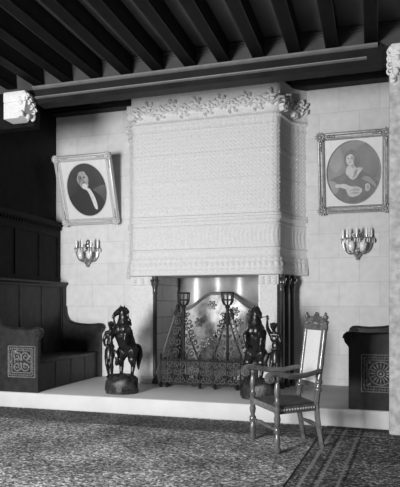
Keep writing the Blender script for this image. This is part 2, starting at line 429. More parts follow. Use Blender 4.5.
def leaf_scroll(S, Z, pitch, zc, amp):
    H = np.zeros_like(S); n = int(PL[-1] / pitch) + 1
    stem = zc + .055 * np.sin(2 * PI * S / (2 * pitch))
    H = np.maximum(H, .75 * sstep(.014 - np.abs(Z - stem), .012))
    for k in range(n):
        sc = (k + .5) * pitch; zz = zc + (-.045 if k % 2 else .045) * -1
        dx, dzv = S - sc, Z - zz
        r = np.hypot(dx, dzv); th = np.arctan2(dzv, dx)
        R_ = .078 * (.62 + .38 * np.abs(np.cos(2.5 * th + k)))
        lf = sstep(R_ - r, .014) * (.75 + .25 * np.cos(5 * th + 2 * k) * np.clip(r / .05, 0, 1)) * (1 - .75 * np.exp(-(r / .014) ** 2))
        H = np.maximum(H, lf)
        for q in range(6):
            a = q * PI / 3 + k * .5 + .4; px, pz = sc + .100 * math.cos(a), zz + .098 * math.sin(a)
            ux, uz = S - px, Z - pz; c_, s_ = math.cos(a + .8), math.sin(a + .8)
            e = np.hypot((ux * c_ + uz * s_) / .034, (-ux * s_ + uz * c_) / .020)
            H = np.maximum(H, .9 * sstep(1 - e, .5) * (1 - .6 * np.exp(-((-ux * s_ + uz * c_) / .005) ** 2)))
    return amp * H
def r_frieze(S, Z):
    side = 1 + .7 * (np.clip((S - (PL[-1] - .98)) / .1, 0, 1) + np.clip((.98 - S) / .1, 0, 1))
    return leaf_scroll(S, Z, .20, 4.62, .052) * side * np.clip((4.82 - Z) / .03, 0, 1) * np.clip((Z - 4.43) / .03, 0, 1)
def r_diaper(S, Z):
    a, c = S / .13, Z / .13
    lat = np.maximum(1 - 9 * np.abs(((a + c) % 1) - .5), 0) + np.maximum(1 - 9 * np.abs(((a - c) % 1) - .5), 0)
    u, v = ((a + c) % 1) - .5 - .5, ((a - c) % 1) - .5 - .5
    u, v = (a + c + .5) % 1 - .5, (a - c + .5) % 1 - .5
    r = np.hypot(u, v); th = np.arctan2(v, u)
    ros = np.exp(-(r / .27) ** 4) * (.5 + .5 * np.cos(4 * th)) 
    hb = .5 + .5 * np.cos(2 * PI * Z / .43)
    return (.007 * np.minimum(lat, 1) + .013 * ros) + .006 * (hb > .93)
def r_bead(S, Z): return .018 * np.abs(np.sin(PI * S / .042)) * np.sin(PI * np.clip((Z - 4.385) / .04, 0, 1))
def r_small(S, Z): return .008 * np.abs(np.sin(PI * S / .09) * np.sin(PI * (Z - 4.27) / .055)) 
def r_flute(S, Z):
    k = S / .068 + .8 * np.sin(PI * (Z - 2.40) / .34) * np.sign(S - PL[-1] / 2) * .6
    return .007 * np.abs(np.sin(PI * k)) * np.sin(PI * np.clip((Z - 2.40) / .34, 0, 1)) ** .5
def r_leaf(S, Z): return .018 * np.abs(np.sin(PI * S / .085)) * np.abs(np.cos(PI * (Z - 2.02) / .11)) * np.clip((Z - 2.02) / .03, 0, 1)
band('cap', 4.815, 5.0, [(4.815, .012), (4.95, .012), (4.98, .0), (4.995, -.025), (5.0, -.05)])
band('carved_frieze', 4.42, 4.82, [(4.42, .035), (4.45, .02), (4.6, .012), (4.82, .014)], r_frieze, .007)
band('bead_moulding', 4.37, 4.425, [(4.37, .0), (4.385, .02), (4.425, .02)], r_bead, .007)
band('upper_ornament_band', 4.26, 4.375, [(4.26, .012), (4.275, .012), (4.28, .002), (4.375, .002)], r_small)
band('diaper_field', 2.92, 4.265, [(2.92, 0), (4.265, 0)], r_diaper, .010)
band('string_moulding', 2.73, 2.925, [(2.73, .0), (2.75, .02), (2.765, .005), (2.80, .0), (2.83, .03), (2.865, .04), (2.875, .012), (2.895, .03), (2.915, .03), (2.925, 0)], None, .007)
band('fluted_band', 2.39, 2.735, [(2.39, .004), (2.735, .004)], r_flute)
band('lower_moulding', 2.22, 2.395, [(2.22, .028), (2.26, .012), (2.34, .008), (2.36, .025), (2.38, .025), (2.395, .004)], None, .008)
band('leaf_moulding', OZ + .03, 2.225, [(OZ + .03, .05), (OZ + .05, .05), (2.1, .04), (2.18, .03), (2.225, .028)], r_leaf, .009)
band('mantel_edge', OZ - .02, OZ + .035, [(OZ - .02, .02), (OZ - .012, .05), (OZ + .03, .055), (OZ + .035, .05)], None, .006)
_, xy, _ = path(.05)
b = MB(); b.prism([(x - XC, y - 8.95) for x, y in xy], OZ - .018 - DZ, OZ + .02 - DZ, 'Z')
b.build('soffit', M['stone'], F, smooth=0)
b = MB(); b.prism([(x - XC, y - 8.95 + .03) for x, y in xy], 4.93 - DZ, 4.985 - DZ, 'Z'); b.build('top_slab', M['stone'], F, smooth=0)
for sx in (0, 1):
    b = MB()
    if sx: poly = [(OX1, 8.64), (OX1, YW), (-1.22, YW), (-1.33, 8.95), (-1.40, 8.64)]
    else: poly = [(OX0, 8.64), (OX0, YW), (-3.97, YW), (-3.86, 8.95), (-3.80, 8.64)]
    b.prism([(x - XC, y - 8.95) for x, y in poly], 0, OZ - .02 - DZ, 'Z')
    x0, x1 = ((OX1, -1.385) if sx else (-3.80, OX0))
    b.bbox(x0 - XC - .02, x1 - XC + .02, -.33, -.1, 0, .12, .015)
    b.bbox(x0 - XC - .012, x1 - XC + .012, -.325, -.1, OZ - .17 - DZ, OZ - .02 - DZ, .012)
    for k in range(9): b.blob((x0 - XC + (x1 - x0) * (k % 3 + .5) / 3, -.325, OZ - .06 - DZ - .04 * (k // 3)), (.04, .02, .022), 8, 5)
    b.build('jamb', M['stone'], F)
cp = [(.05, 0), (.052, .05), (.04, .07), (.046, .09), (.033, .11), (.033, 1.46), (.042, 1.475), (.036, 1.49), (.04, 1.54), (.055, 1.62), (.062, 1.68), (.05, 1.70), (.058, 1.745)]
b = MB(); b.lathe(cp, n=16)
for k in range(8):
    a = k * PI / 4; b.blob((.054 * math.cos(a), .054 * math.sin(a), 1.63), (.014, .014, .04), 6, 5)
    b.tube([(math.cos(a) * r_, math.sin(a) * r_, z_) for r_, z_ in ((.045, 1.6), (.062, 1.66), (.078, 1.69), (.07, 1.66))], .009, 5)
c0 = b.build('colonette', M['colonette'], F)
spots = [(-1.345, 8.705), (-1.29, 8.895), (-1.23, 9.085), (-3.395, 8.655)]
for i, (x, y) in enumerate(spots):
    o = c0 if i == 0 else dup(c0, parent=F)
    o.location = (x - XC, y - 8.95, 0)
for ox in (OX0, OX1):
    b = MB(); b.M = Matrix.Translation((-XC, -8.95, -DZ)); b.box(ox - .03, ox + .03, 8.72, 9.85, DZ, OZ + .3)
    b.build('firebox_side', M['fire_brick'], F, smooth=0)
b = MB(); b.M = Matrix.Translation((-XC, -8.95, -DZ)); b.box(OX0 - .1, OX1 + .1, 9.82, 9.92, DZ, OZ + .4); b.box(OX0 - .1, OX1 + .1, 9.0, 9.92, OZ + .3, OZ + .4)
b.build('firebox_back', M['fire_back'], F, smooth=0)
# curved metal sheet at the back of the firebox
x = np.linspace(-3.34, -1.74, 70); z = np.linspace(DZ, OZ + .25, 30)
X, Z = np.meshgrid(x, z); P = np.stack([X - XC, 9.70 + .07 * np.cos(2 * PI * (X + 2.62) / .8) - 8.95, Z - DZ], -1)
b = MB(); b.grid(P); b.grid(P + np.array([0, .02, 0])); b.build('metal_lining', M['sheet'], F, smooth=60)

# ------------------------------------------------------------------ arched screen in the opening
def arch(u):   # u -1..1 -> z
    a = abs(u); k = .5 - .5 * math.cos(PI * min(1, max(0, (1 - a) / .82)))
    return 1.43 + .27 * k - DZ
S = thing('fire_screen', 'mottled metal fire screen with a bright ogee arched top inside the fireplace', 'fire screen', (-2.51, 9.36, DZ), (R(-3), 0, 0))
top = [(u * .63, arch(u)) for u in np.linspace(-1, 1, 49)]
b = MB(); b.prism([(.63, 0.02)] + [(p, q) for p, q in top[::-1]] + [(-.63, 0.02)], -.012, .012); b.build('panel', M['sooty'], S, smooth=30)
b = MB(); b.tube([(p, -.02, q) for p, q in top], .026, 8); b.build('arched_rim', M['rim'], S)
for sx in (-1, 1):
    b = MB(); b.tube([(sx * .63, -.02, 0), (sx * .63, -.02, 1.21)], .02, 8); b.build('upright', M['iron'], S)
b = MB()
for k in range(6):
    a = k * PI / 3; b.blob((.05 * math.cos(a), 0, .05 * math.sin(a)), (.038, .014, .024), 8, 5, Matrix.Rotation(-a, 4, 'Y'))
b.blob((0, -.012, 0), (.028, .02, .028), 8, 6)
f0 = None
for (px, pz) in [(-.13, 1.28), (.27, 1.17), (.55, 1.12), (.33, .98), (-.36, .98), (.08, .9), (-.2, .66), (.45, .62)]:
    if f0 is None: f0 = b.build('flower_boss', M['screen'], S, loc=(px, -.02, pz))
    else: dup(f0, (px, -.02, pz), parent=S)

# ------------------------------------------------------------------ andirons
def andiron(loc, label, sgn):
    t = thing('andiron', label, 'andiron', loc, group='andirons at the hearth')
    b = MB(); b.lathe([(.035, .03), (.04, .1), (.024, .14), (.024, .5), (.04, .52), (.024, .55), (.02, .95), (.036, .98), (.036, 1.02), (.026, 1.04), (.026, 1.22), (.045, 1.25), (.03, 1.28)], n=8)
    b.build('shaft', M['iron'], t)
    b = MB()
    for k in range(8):
        a = k * PI / 4 + .3
        b.tube([(r_ * math.cos(a), r_ * math.sin(a), z_) for r_, z_ in ((.02, 1.27), (.06, 1.29), (.085, 1.34), (.092, 1.47))], .011, 6)
    for z_, r_ in ((1.47, .095), (1.36, .088)):
        b.tube([(r_ * math.cos(a), r_ * math.sin(a), z_) for a in np.linspace(0, 2 * PI, 25)], .013, 6)
    b.build('basket_top', M['iron'], t)
    for sx in (-1, 1):
        b = MB()
        b.tube(smoothpath([(sx * .03, 0, 1.16), (sx * .05, -.01, 1.0), (sx * .10, -.01, .82), (sx * .17, -.01, .62), (sx * .25, -.01, .42), (sx * .30, -.01, .25)]), .015, 6)
        for (cx, cz, r_, a0, tn) in [(.10, 1.02, .055, 2, 1.3), (.13, .86, .065, 1.5, 1.4), (.09, .70, .06, 0, -1.3), (.19, .70, .06, 2, 1.3), (.13, .52, .07, 1, 1.4), (.25, .52, .055, 3, 1.3), (.10, .36, .06, 0, -1.3), (.22, .34, .07, 2, 1.4), (.06, .9, .035, 0, 1.2), (.07, 1.12, .04, 0, 1.2)]:
            b.tube(spiral((sx * cx, -.015, cz), r_, tn, a0 if sx > 0 else PI - a0, sx, 22), .011, 5)
        for (cx, cz) in [(.14, .95), (.18, .79), (.24, .62), (.05, .8), (.06, .6), (.30, .42), (.17, .42)]:
            b.blob((sx * cx, -.02, cz), (.022, .014, .03), 6, 5, Matrix.Rotation(sx * .7, 4, 'Y'))
        b.build('scroll_side', M['iron'], t)
    for sx in (-1, 1):
        b = MB(); b.tube(smoothpath([(0, -.02, .16), (sx * .08, -.05, .15), (sx * .15, -.08, .07), (sx * .19, -.10, .02), (sx * .23, -.11, .035)]), [.022] * 12 + [.02] * 12 + [.016], 7); b.build('foot', M['iron'], t)
    b = MB(); b.tube([(0, 0, .13), (0, .55, .13), (0, .62, .02)], .018, 6); b.build('log_bar', M['iron_dark'], t)
    return t
andiron((-2.885, 8.60, DZ), 'tall wrought iron scrollwork andiron, left of the pair at the hearth', 1)
andiron((-2.165, 8.60, DZ), 'tall wrought iron scrollwork andiron, right of the pair at the hearth', -1)
b = MB()
ch = smoothpath([(-2.84, 8.565, 1.30), (-2.78, 8.53, 1.12), (-2.62, 8.51, .98), (-2.50, 8.51, .95), (-2.34, 8.52, 1.06), (-2.22, 8.55, 1.30)], 7)
for i, p in enumerate(ch): b.blob(p, (.020, .012, .014) if i % 2 else (.013, .02, .017), 8, 5)
ch2 = smoothpath([(-2.84, 8.565, 1.22), (-2.70, 8.52, .95), (-2.56, 8.50, .86), (-2.44, 8.51, .9), (-2.22, 8.56, 1.2)], 7)
for i, p in enumerate(ch2): b.blob(p, (.020, .012, .014) if i % 2 else (.013, .02, .017), 8, 5)
tag(b.build('hanging_chain', M['steel']), 'double iron chain swag hanging between the two tall andirons', 'chain')

# ------------------------------------------------------------------ low fender
T = thing('fender', 'low wrought iron lattice fender standing in front of the andirons', 'fender', (-2.56, 8.42, DZ))
W = .64
b = MB()
for z in (.055, .42): b.tube([(-W, 0, z), (W, 0, z)], .014, 6)
b.build('rails', M['iron'], T)
for k in range(7):
    x = -W + k * 2 * W / 6
    b = MB(); b.lathe([(.013, .03), (.013, .43), (.022, .45), (.012, .47), (.02, .49), (.004, .53)], (x, 0, 0), 8); b.build('post', M['iron'], T)
for k in range(6):
    x0 = -W + k * 2 * W / 6; w = 2 * W / 6
    b = MB()
    for r_ in range(3):
        for c_ in range(2):
            cx, cz = x0 + w * (.28 + .44 * c_), .115 + .12 * r_
            b.tube(spiral((cx, -.006, cz), .05, 1.5, (c_ + r_) * 2.1, 1 if (c_ + r_) % 2 else -1, 20), .010, 5)
            b.blob((cx, -.012, cz), (.018, .012, .018), 6, 5)
    b.tube([(x0, 0, .06), (x0 + w, 0, .42)], .008, 5); b.tube([(x0, 0, .42), (x0 + w, 0, .06)], .008, 5); b.tube([(x0 + w / 2, 0, .06), (x0 + w / 2, 0, .45)], .008, 5)
    b.build('scroll_panel', M['iron'], T)
for x in (-W, -W + .1, 0, .24, W - .06, W):
    b = MB(); b.tube(smoothpath([(x, 0, .06), (x + .01, -.04, .05), (x + .02, -.09, .012), (x + .05, -.12, .02)]), .017, 6); b.blob((x, -.02, .03), (.03, .03, .028), 8, 6); b.build('foot', M['iron'], T)

def tool(name, p0, p1, label, cat, head):
    t = thing(name, label, cat, p0)
    d = Vector(p1) - Vector(p0)
    b = MB(); b.tube([d * .12, d * .9], .013, 8); b.build('shaft', M['steel'], t)
    b = MB(); b.tube([d * .88, d * .92, d * .96, d], [.016, .028, .018, .03], 8); b.blob(d, (.03, .03, .03), 8, 6); b.build('handle', M['iron'], t)
    b = MB(); u = d.normalized()
    if head == 'shovel':
        q = u.to_track_quat('Z', 'Y').to_matrix().to_4x4()
        b.M = q; L = d.length
        b.prism([(-.05, .015), (.05, .015), (.055, .12), (.03, .17), (-.03, .17), (-.055, .12)], -.008, .008)
        b.build('blade', M['iron'], t)
    else:
        for s_ in (-1, 1):
            b.tube([d * .14 + Vector((s_ * .004, 0, 0)), d * .07 + Vector((s_ * .04, 0, 0)), d * .02 + Vector((s_ * .012, 0, 0))], .011, 6)
        b.build('jaws', M['iron'], t)
tool('fire_shovel', (-3.36, 8.47, DZ + .02), (-2.98, 8.58, 1.48), 'long steel fire shovel leaning on the left andiron', 'fire shovel', 'shovel')
tool('fire_tongs', (-1.74, 8.40, DZ + .01), (-2.10, 8.56, 1.42), 'long steel fire tongs leaning on the right andiron', 'fire tongs', 'tongs')
t = thing('fire_bar', 'short bright iron bar with an upright knob at the fender end', 'fire iron', (-1.70, 8.52, DZ))
b = MB(); b.tube([(-.2, 0, .40), (.06, 0, .40)], .014, 6); b.build('crossbar', M['steel'], t)
b = MB(); b.lathe([(.04, 0), (.03, .03), (.012, .05), (.012, .5), (.024, .53), (.005, .57)], (0, 0, 0), 8); b.build('upright', M['iron'], t)

# ------------------------------------------------------------------ bronze groups
def fuse(name, b, m, parent, voxel=.006, smooth=3, mirror=1):
    """melt overlapping limbs and muscles into one continuous skin"""
    if mirror < 0: b.v = [(-x, y, z) for x, y, z in b.v]
    o = b.build(name, m)
    r = o.modifiers.new('r', 'REMESH'); r.mode = 'VOXEL'; r.voxel_size = voxel; r.use_smooth_shade = True
    q = o.modifiers.new('q', 'SMOOTH'); q.factor = .5; q.iterations = smooth
    dg = bpy.context.evaluated_depsgraph_get(); dg.update()
    m2 = bpy.data.meshes.new_from_object(o.evaluated_get(dg)); old = o.data
    o.modifiers.clear(); o.data = m2; bpy.data.meshes.remove(old); m2.name = name
    m2.materials.clear(); m2.materials.append(m)
    m2.polygons.foreach_set('use_smooth', [True] * len(m2.polygons))
    if parent: o.parent = parent
    return o
def limb(b, pts, n=10):
    """pts: (x, y, z, radius) joints"""
    for (x0, y0, z0, r0_), (x1, y1, z1, r1_) in zip(pts, pts[1:]):
        b.tube([(x0, y0, z0), (x1, y1, z1)], [r0_, r1_], n)
    for x, y, z, r_ in pts: b.blob((x, y, z), (r_ * 1.03,) * 3, 10, 8)
def bronze_group(loc, rot, label, mir, gx=0, name='bronze_horse_group'):
    t = thing(name, label, 'statue', loc, rot, group='bronze horse groups on the hearth')
    # rock base
    b = MB(); n = 30; rr = random.Random(11)
    prof = [(.235, 0), (.245, .03), (.24, .09), (.235, .15), (.225, .205), (.17, .255), (.02, .285)]
    vs, fs = [], []
    for j, (r_, z_) in enumerate(prof):
        for k in range(n):
            a = 2 * PI * k / n; q = r_ * (1 + .7 * (.10 * math.sin(5 * a + j * 1.7) + .07 * math.sin(9 * a - j * 2.3) + rr.uniform(-.09, .09)) * (j > 0 and j < 6))
            vs.append((q * math.cos(a) * (1.0 - gx * 2.2) + mir * gx * .4, q * math.sin(a) * .85, z_ + (rr.uniform(-.025, .025) if 0 < j < 6 else 0)))
    for j in range(len(prof) - 1):
        for k in range(n):
            a, c = j * n + k, j * n + (k + 1) % n; fs.append((a, c, c + n, a + n))
    fs.append(tuple(range(n - 1, -1, -1))); fs.append(tuple(range((len(prof) - 1) * n, len(prof) * n)))
    b.add(vs, fs); b.build('rock_base', M['rock'], t, smooth=50)
    # rearing horse
    b = MB()
    limb(b, [(.065, .09, .64, .125), (.045, .03, .76, .128), (.025, -.02, .86, .132), (.02, -.045, .93, .118)], 16)
    limb(b, [(.022, -.045, .95, .105), (.034, -.04, 1.03, .088), (.036, -.045, 1.11, .070), (.026, -.05, 1.18, .056), (.012, -.06, 1.215, .048)], 14)
    b.blob((.0, -.13, .93), (.06, .05, .08)); b.blob((.07, -.12, .93), (.055, .05, .08)); b.blob((.05, .02, .74), (.135, .115, .13))
    limb(b, [(.010, -.065, 1.215, .044), (-.022, -.10, 1.185, .038), (-.05, -.13, 1.15, .027), (-.068, -.15, 1.122, .026)], 10)
    b.blob((-.012, -.075, 1.185), (.034, .036, .036)); b.blob((-.066, -.15, 1.125), (.026, .028, .024))
    for sx in (-1, 1):
        b.blob((-.018 + sx * .030, -.098 + sx * .012, 1.205), (.011, .011, .010), 8, 6)
        b.blob((-.070 + sx * .016, -.166 + sx * .008, 1.125), (.009, .008, .009), 8, 6)
        limb(b, [(.022 + sx * .024, -.045 + sx * .010, 1.245, .013), (.026 + sx * .028, -.045 + sx * .010, 1.282, .005)], 8)
    for sx, hx in ((-1, -.01), (1, .135)):
        limb(b, [(hx, .07, .60, .095), (hx + .022 * sx, .0, .49, .066), (hx + .018 * sx, .045, .395, .036), (hx + .012 * sx, .025, .30, .026), (hx + .012 * sx, .0, .255, .030), (hx + .012 * sx, -.012, .225, .038)], 10)
        b.blob((hx + .018 * sx, .055, .395), (.032, .036, .042))
    for sx, hx in ((-1, -.075), (1, .105)):
        limb(b, [(hx, -.09, .90, .062), (hx + .02 * sx, -.17, .865 + .02 * sx, .044), (hx + .022 * sx, -.20, .85 + .02 * sx, .037), (hx + .014 * sx, -.215, .775 + .02 * sx, .024), (hx + .006 * sx, -.195, .725 + .02 * sx, .026), (hx + .003 * sx, -.18, .70 + .02 * sx, .032)], 10)
    horse = fuse('horse', b, M['bronze'], t, .0055, 3, mir)
    b = MB(); rr = random.Random(5)
    for k in range(22):
        f = k / 21; z_ = 1.24 - .33 * f; x_ = mir * (.06 + .06 * f + rr.uniform(-.01, .02)); y_ = -.03 + .03 * f
        b.tube(smoothpath([(x_ - mir * .03, y_, z_), (x_ + mir * .012, y_ + rr.uniform(-.03, .02), z_ - .015), (x_ + mir * .03, y_ + rr.uniform(-.04, .02), z_ - .06)], 4), [.015] * 4 + [.012] * 4 + [.004], 6)
    b.build('mane', M['bronze'], horse)
    b = MB(); b.tube(smoothpath([(mir * .12, .16, .70), (mir * .19, .19, .66), (mir * .215, .17, .54), (mir * .20, .14, .42), (mir * .205, .13, .33)], 6), [.02 + .012 * i / 5 for i in range(6)] + [.033 + .007 * i / 5 for i in range(6)] + [.04 - .008 * i / 5 for i in range(6)] + [.031 - .018 * i / 5 for i in range(6)] + [.008], 12); b.build('tail', M['bronze'], horse)
    b = MB(); b.tube([(mir * (-.038 + .043 * math.cos(a)), -.115 + .012 * math.sin(a) + .02 * math.cos(a), 1.165 + .036 * math.sin(a) + .012 * math.cos(a)) for a in np.linspace(0, 2 * PI, 18)], .006, 5)
    b.tube(smoothpath([(mir * -.055, -.15, 1.13), (mir * -.075, -.13, 1.115), (mir * (-.092 + gx), -.115, 1.125)], 5), .006, 5); b.build('bridle', M['bronze'], horse)
    # groom
    b = MB()
    b.blob((-.185, -.03, .64), (.062, .048, .055)); b.blob((-.18, -.03, .73), (.052, .040, .07)); b.blob((-.174, -.032, .83), (.070, .046, .065))
    for sx in (-1, 1): b.blob((-.173 + sx * .032, -.058, .845), (.034, .022, .026)); b.blob((-.185 + sx * .03, -.005, .62), (.034, .038, .038))
    limb(b, [(-.225, -.03, .875, .032), (-.172, -.03, .885, .034), (-.118, -.035, .88, .032)], 10)
    limb(b, [(-.170, -.03, .88, .028), (-.162, -.04, .935, .024)], 10)
    b.blob((-.157, -.045, .985), (.037, .043, .050)); b.blob((-.157, -.062, .955), (.026, .026, .022))
    limb(b, [(-.157, -.088, .998, .007), (-.157, -.097, .978, .010)], 8); b.blob((-.157, -.086, .957), (.014, .008, .006), 8, 6)
    for sx in (-1, 1): b.blob((-.157 + sx * .037, -.04, .98), (.007, .011, .015), 8, 6); b.blob((-.157 + sx * .016, -.083, 1.003), (.010, .006, .006), 8, 6)
    limb(b, [(-.212, -.03, .61, .047), (-.216, -.045, .52, .041), (-.215, -.058, .43, .029), (-.210, -.035, .37, .030), (-.202, -.02, .265, .018)], 10)
    limb(b, [(-.202, -.015, .25, .018), (-.204, -.06, .238, .016), (-.206, -.09, .234, .012)], 8)
    limb(b, [(-.158, -.03, .61, .047), (-.145, -.06, .52, .041), (-.135, -.085, .44, .029), (-.137, -.065, .38, .030), (-.14, -.05, .275, .018)], 10)
    limb(b, [(-.14, -.045, .262, .018), (-.130, -.085, .248, .016), (-.126, -.11, .242, .012)], 8)
    def hand(wx, wy, wz, dx, dz):
        d = Vector((dx, 0, dz)).normalized(); n_ = Vector((-d.z, 0, d.x)); w_ = Vector((wx, wy, wz))
        limb(b, [tuple(w_) + (.014,), tuple(w_ + d * .03) + (.017,)], 8)
        for k in range(4):
            a = w_ + d * .035 + n_ * (.012 - .008 * k); e = a + d * (.026 - .004 * abs(k - 1.4)); f_ = e + d * .008 + Vector((0, -.018, 0))
            limb(b, [tuple(a) + (.0055,), tuple(e) + (.0052,), tuple(f_) + (.0045,)], 6)
        a = w_ + d * .012 + n_ * .014; limb(b, [tuple(a) + (.0065,), tuple(a + n_ * .012 + d * .014 + Vector((0, -.01, 0))) + (.0055,)], 6)
    limb(b, [(-.115, -.035, .885, .031), (-.085, -.065, .955, .026), (-.082, -.08, .985, .023), (-.088, -.10, 1.065, .015)], 10); hand(-.089, -.103, 1.075, -.05, 1)
    limb(b, [(-.228, -.035, .87, .031), (-.258, -.045, .79, .026), (-.262, -.055, .765, .023), (-.222, -.12, .70, .015)], 10); hand(-.218, -.126, .697, 1, -.25)
    gr = fuse('groom', b, M['bronze'], t, .0042, 2, mir)
    gr.location.x = mir * gx; gr.rotation_euler.y = 0
    b = MB(); b.blob((mir * -.157, -.035, 1.008), (.042, .044, .038), 12, 8)
    for k in range(16): b.blob((mir * -.157 + .04 * math.cos(k * .4), -.033 + .038 * math.sin(k * .4) * (1 if math.sin(k * .4) > 0 else .75), 1.0 + .012 * (k % 3)), (.013, .013, .014), 7, 5)
    b.build('hair', M['bronze'], gr)
    b = MB(); b.lathe([(.07, .50), (.072, .56), (.066, .62), (.055, .655)], (mir * -.185, -.03, 0), 12)
    b.tube(smoothpath([(mir * -.14, -.03, .63), (mir * -.08, -.06, .60), (mir * -.05, -.07, .5), (mir * -.07, -.05, .40)], 5), [.02] * 5 + [.035] * 5 + [.03] * 5 + [.01], 8); b.build('drapery', M['bronze'], gr)
    return t
bronze_group((-3.50, 7.62, DZ), (0, 0, R(4)), 'dark bronze rearing horse with groom, left of the hearth', 1)
bronze_group((-1.50, 7.72, DZ), (0, 0, R(-6)), 'dark bronze rearing horse with groom, behind the carved armchair', -1, -.06)

# ------------------------------------------------------------------ settees
def settee(x_front, sgn, label, rosette):
    """sgn +1: the seat faces right (stands on the left wall)"""
    y0, y1 = 7.235, 9.27; D = .82
    t = thing('settee', label, 'settee', (x_front, 8.25, DZ), group='built-in settees beside the fireplace')
    X = lambda d: -sgn * d                          # d = distance behind the front edge
    ya, yb = y0 - 8.25, y1 - 8.25
    def endpoly():
        pts = [(0.0, 0), (0.0, .80), (-.035, .86)]
        for a in np.linspace(-2.6, 1.75, 12): pts.append((.0 + .058 * math.cos(PI - a) * -1 * -1, .86 + .055 * math.sin(a) + .0))
        pts = [(.0, 0), (.0, .76), (-.02, .79), (-.045, .82), (-.055, .86), (-.045, .90), (-.015, .925), (.04, .93), (.12, .92), (.25, .915), (.42, .925), (.55, .945), (.64, .985), (.69, 1.05), (.715, 1.13), (.725, 1.25), (.725, 1.62), (D, 1.62), (D, 0)]
        return pts
    for yc in (ya, yb - .07):
        b = MB(); b.prism([(X(p), q) for p, q in endpoly()], yc, yc + .07)
        pp = endpoly()[4:16]
        b.tube([(X(p), yc + .035, q + .008) for p, q in pp], .024, 6, sy=1.9)
        e = b.build('end_panel', M['settee'], t, smooth=30)
        b = MB(); b.tube([(p0, yc - .024, q0) for p0, _, q0 in spiral((X(-.0), 0, .865), .058, 2.1, 0, -sgn, 44)], .009, 6); b.lathe([(.056, -.02), (.056, .09)], (X(0), yc + .07, .865), 16, Matrix.Rotation(R(90), 4, 'X'))
        b.blob((X(0), yc - .022, .865), (.016, .014, .016), 8, 6)
        b.build('scroll', M['settee'], e)
        if yc == ya:
            cx, cz, h = X(.38 if rosette else .27), .45, .225
            b = MB()
            for q in (h, h * .72):
                for k in range(4):
                    c1 = [(-q, -q), (q, -q), (q, q), (-q, q)]; a, c = c1[k], c1[(k + 1) % 4]
                    b.tube([(cx + a[0], yc - .004, cz + a[1]), (cx + c[0], yc - .004, cz + c[1])], .008, 6)
            rr = random.Random(2)
            m_ = h * .86
            for k in range(12):
                for sdx, sdz, ox, oz in ((1, 0, 0, 1), (1, 0, 0, -1), (0, 1, 1, 0), (0, 1, -1, 0)):
                    f = -m_ + 2 * m_ * (k + .5) / 12
                    b.blob((cx + f * sdx + m_ * ox, yc - .008, cz + f * sdz + m_ * oz), (.020, .016, .012), 7, 5, Matrix.Rotation((k % 2) * 1.4 + .4 + sdz * 1.57, 4, 'Y'))
            if rosette:
                for k in range(16):
                    a = k * PI / 8; b.blob((cx + .092 * math.cos(a), yc - .01, cz + .092 * math.sin(a)), (.040, .02, .013), 8, 5, Matrix.Rotation(-a, 4, 'Y'))
                b.tube([(cx + .14 * math.cos(a), yc - .006, cz + .14 * math.sin(a)) for a in np.linspace(0, 2 * PI, 33)], .009, 6)
                b.tube([(cx + .04 * math.cos(a), yc - .010, cz + .04 * math.sin(a)) for a in np.linspace(0, 2 * PI, 21)], .010, 6)
                b.blob((cx, yc - .012, cz), (.022, .02, .022), 8, 6)
                for k in range(4):
                    a = PI / 4 + k * PI / 2; b.blob((cx + .185 * math.cos(a), yc - .008, cz + .185 * math.sin(a)), (.03, .016, .016), 8, 5, Matrix.Rotation(-a, 4, 'Y'))
            else:
                for k in range(4):
                    a = PI / 4 + k * PI / 2; q = .092
                    b.tube([(p0, yc - .008, q0) for p0, _, q0 in spiral((cx + q * math.cos(a) * 1.1, 0, cz + q * math.sin(a) * 1.1), 0.078, 1.6, a + PI, 1 if k % 2 else -1, 26)], .011, 6)
                for k in range(34):
                    a = rr.random() * 2 * PI; q = rr.uniform(.02, .19)
                    b.blob((cx + q * math.cos(a), yc - .008, cz + q * math.sin(a)), (.026, .016, .012), 7, 5, Matrix.Rotation(rr.random() * 3, 4, 'Y'))
            b.build('carved_panel', M['carve'], e)
    b = MB(); b.bbox(min(X(.04), X(D)), max(X(.04), X(D)), ya + .06, yb - .06, .40, .45, .01); b.build('seat', M['settee'], t)
    b = MB(); b.box(min(X(.05), X(.08)), max(X(.05), X(.08)), ya + .06, yb - .06, 0, .41)
    for k in range(4):
        yy = ya + .1 + k * .47; b.box(min(X(.04), X(.05)), max(X(.04), X(.05)), yy, yy + .05, .02, .4)
    b.build('front_panel', M['settee'], t, smooth=0)
    b = MB(); b.box(min(X(.76), X(.83)), max(X(.76), X(.83)), ya, yb, 0, 1.62)
    for k in range(4):
        yy = ya + .02 + k * .64; b.box(min(X(.745), X(.76)), max(X(.745), X(.76)), yy, yy + .07, .5, 1.62)
    b.build('back_panel', M['settee'], t, smooth=0)
    b = MB(); b.prism([(X(.87), 1.6), (X(.72), 1.6), (X(.71), 1.63), (X(.68), 1.66), (X(.68), 1.69), (X(.87), 1.69)], ya, yb); b.build('back_cornice', M['settee'], t, smooth=0)
settee(-4.66, 1, 'dark high-backed wooden settee with a scroll-carved end along the left wall', False)
settee(-.29, -1, 'dark wooden settee with a rosette-carved end panel at the right', True)

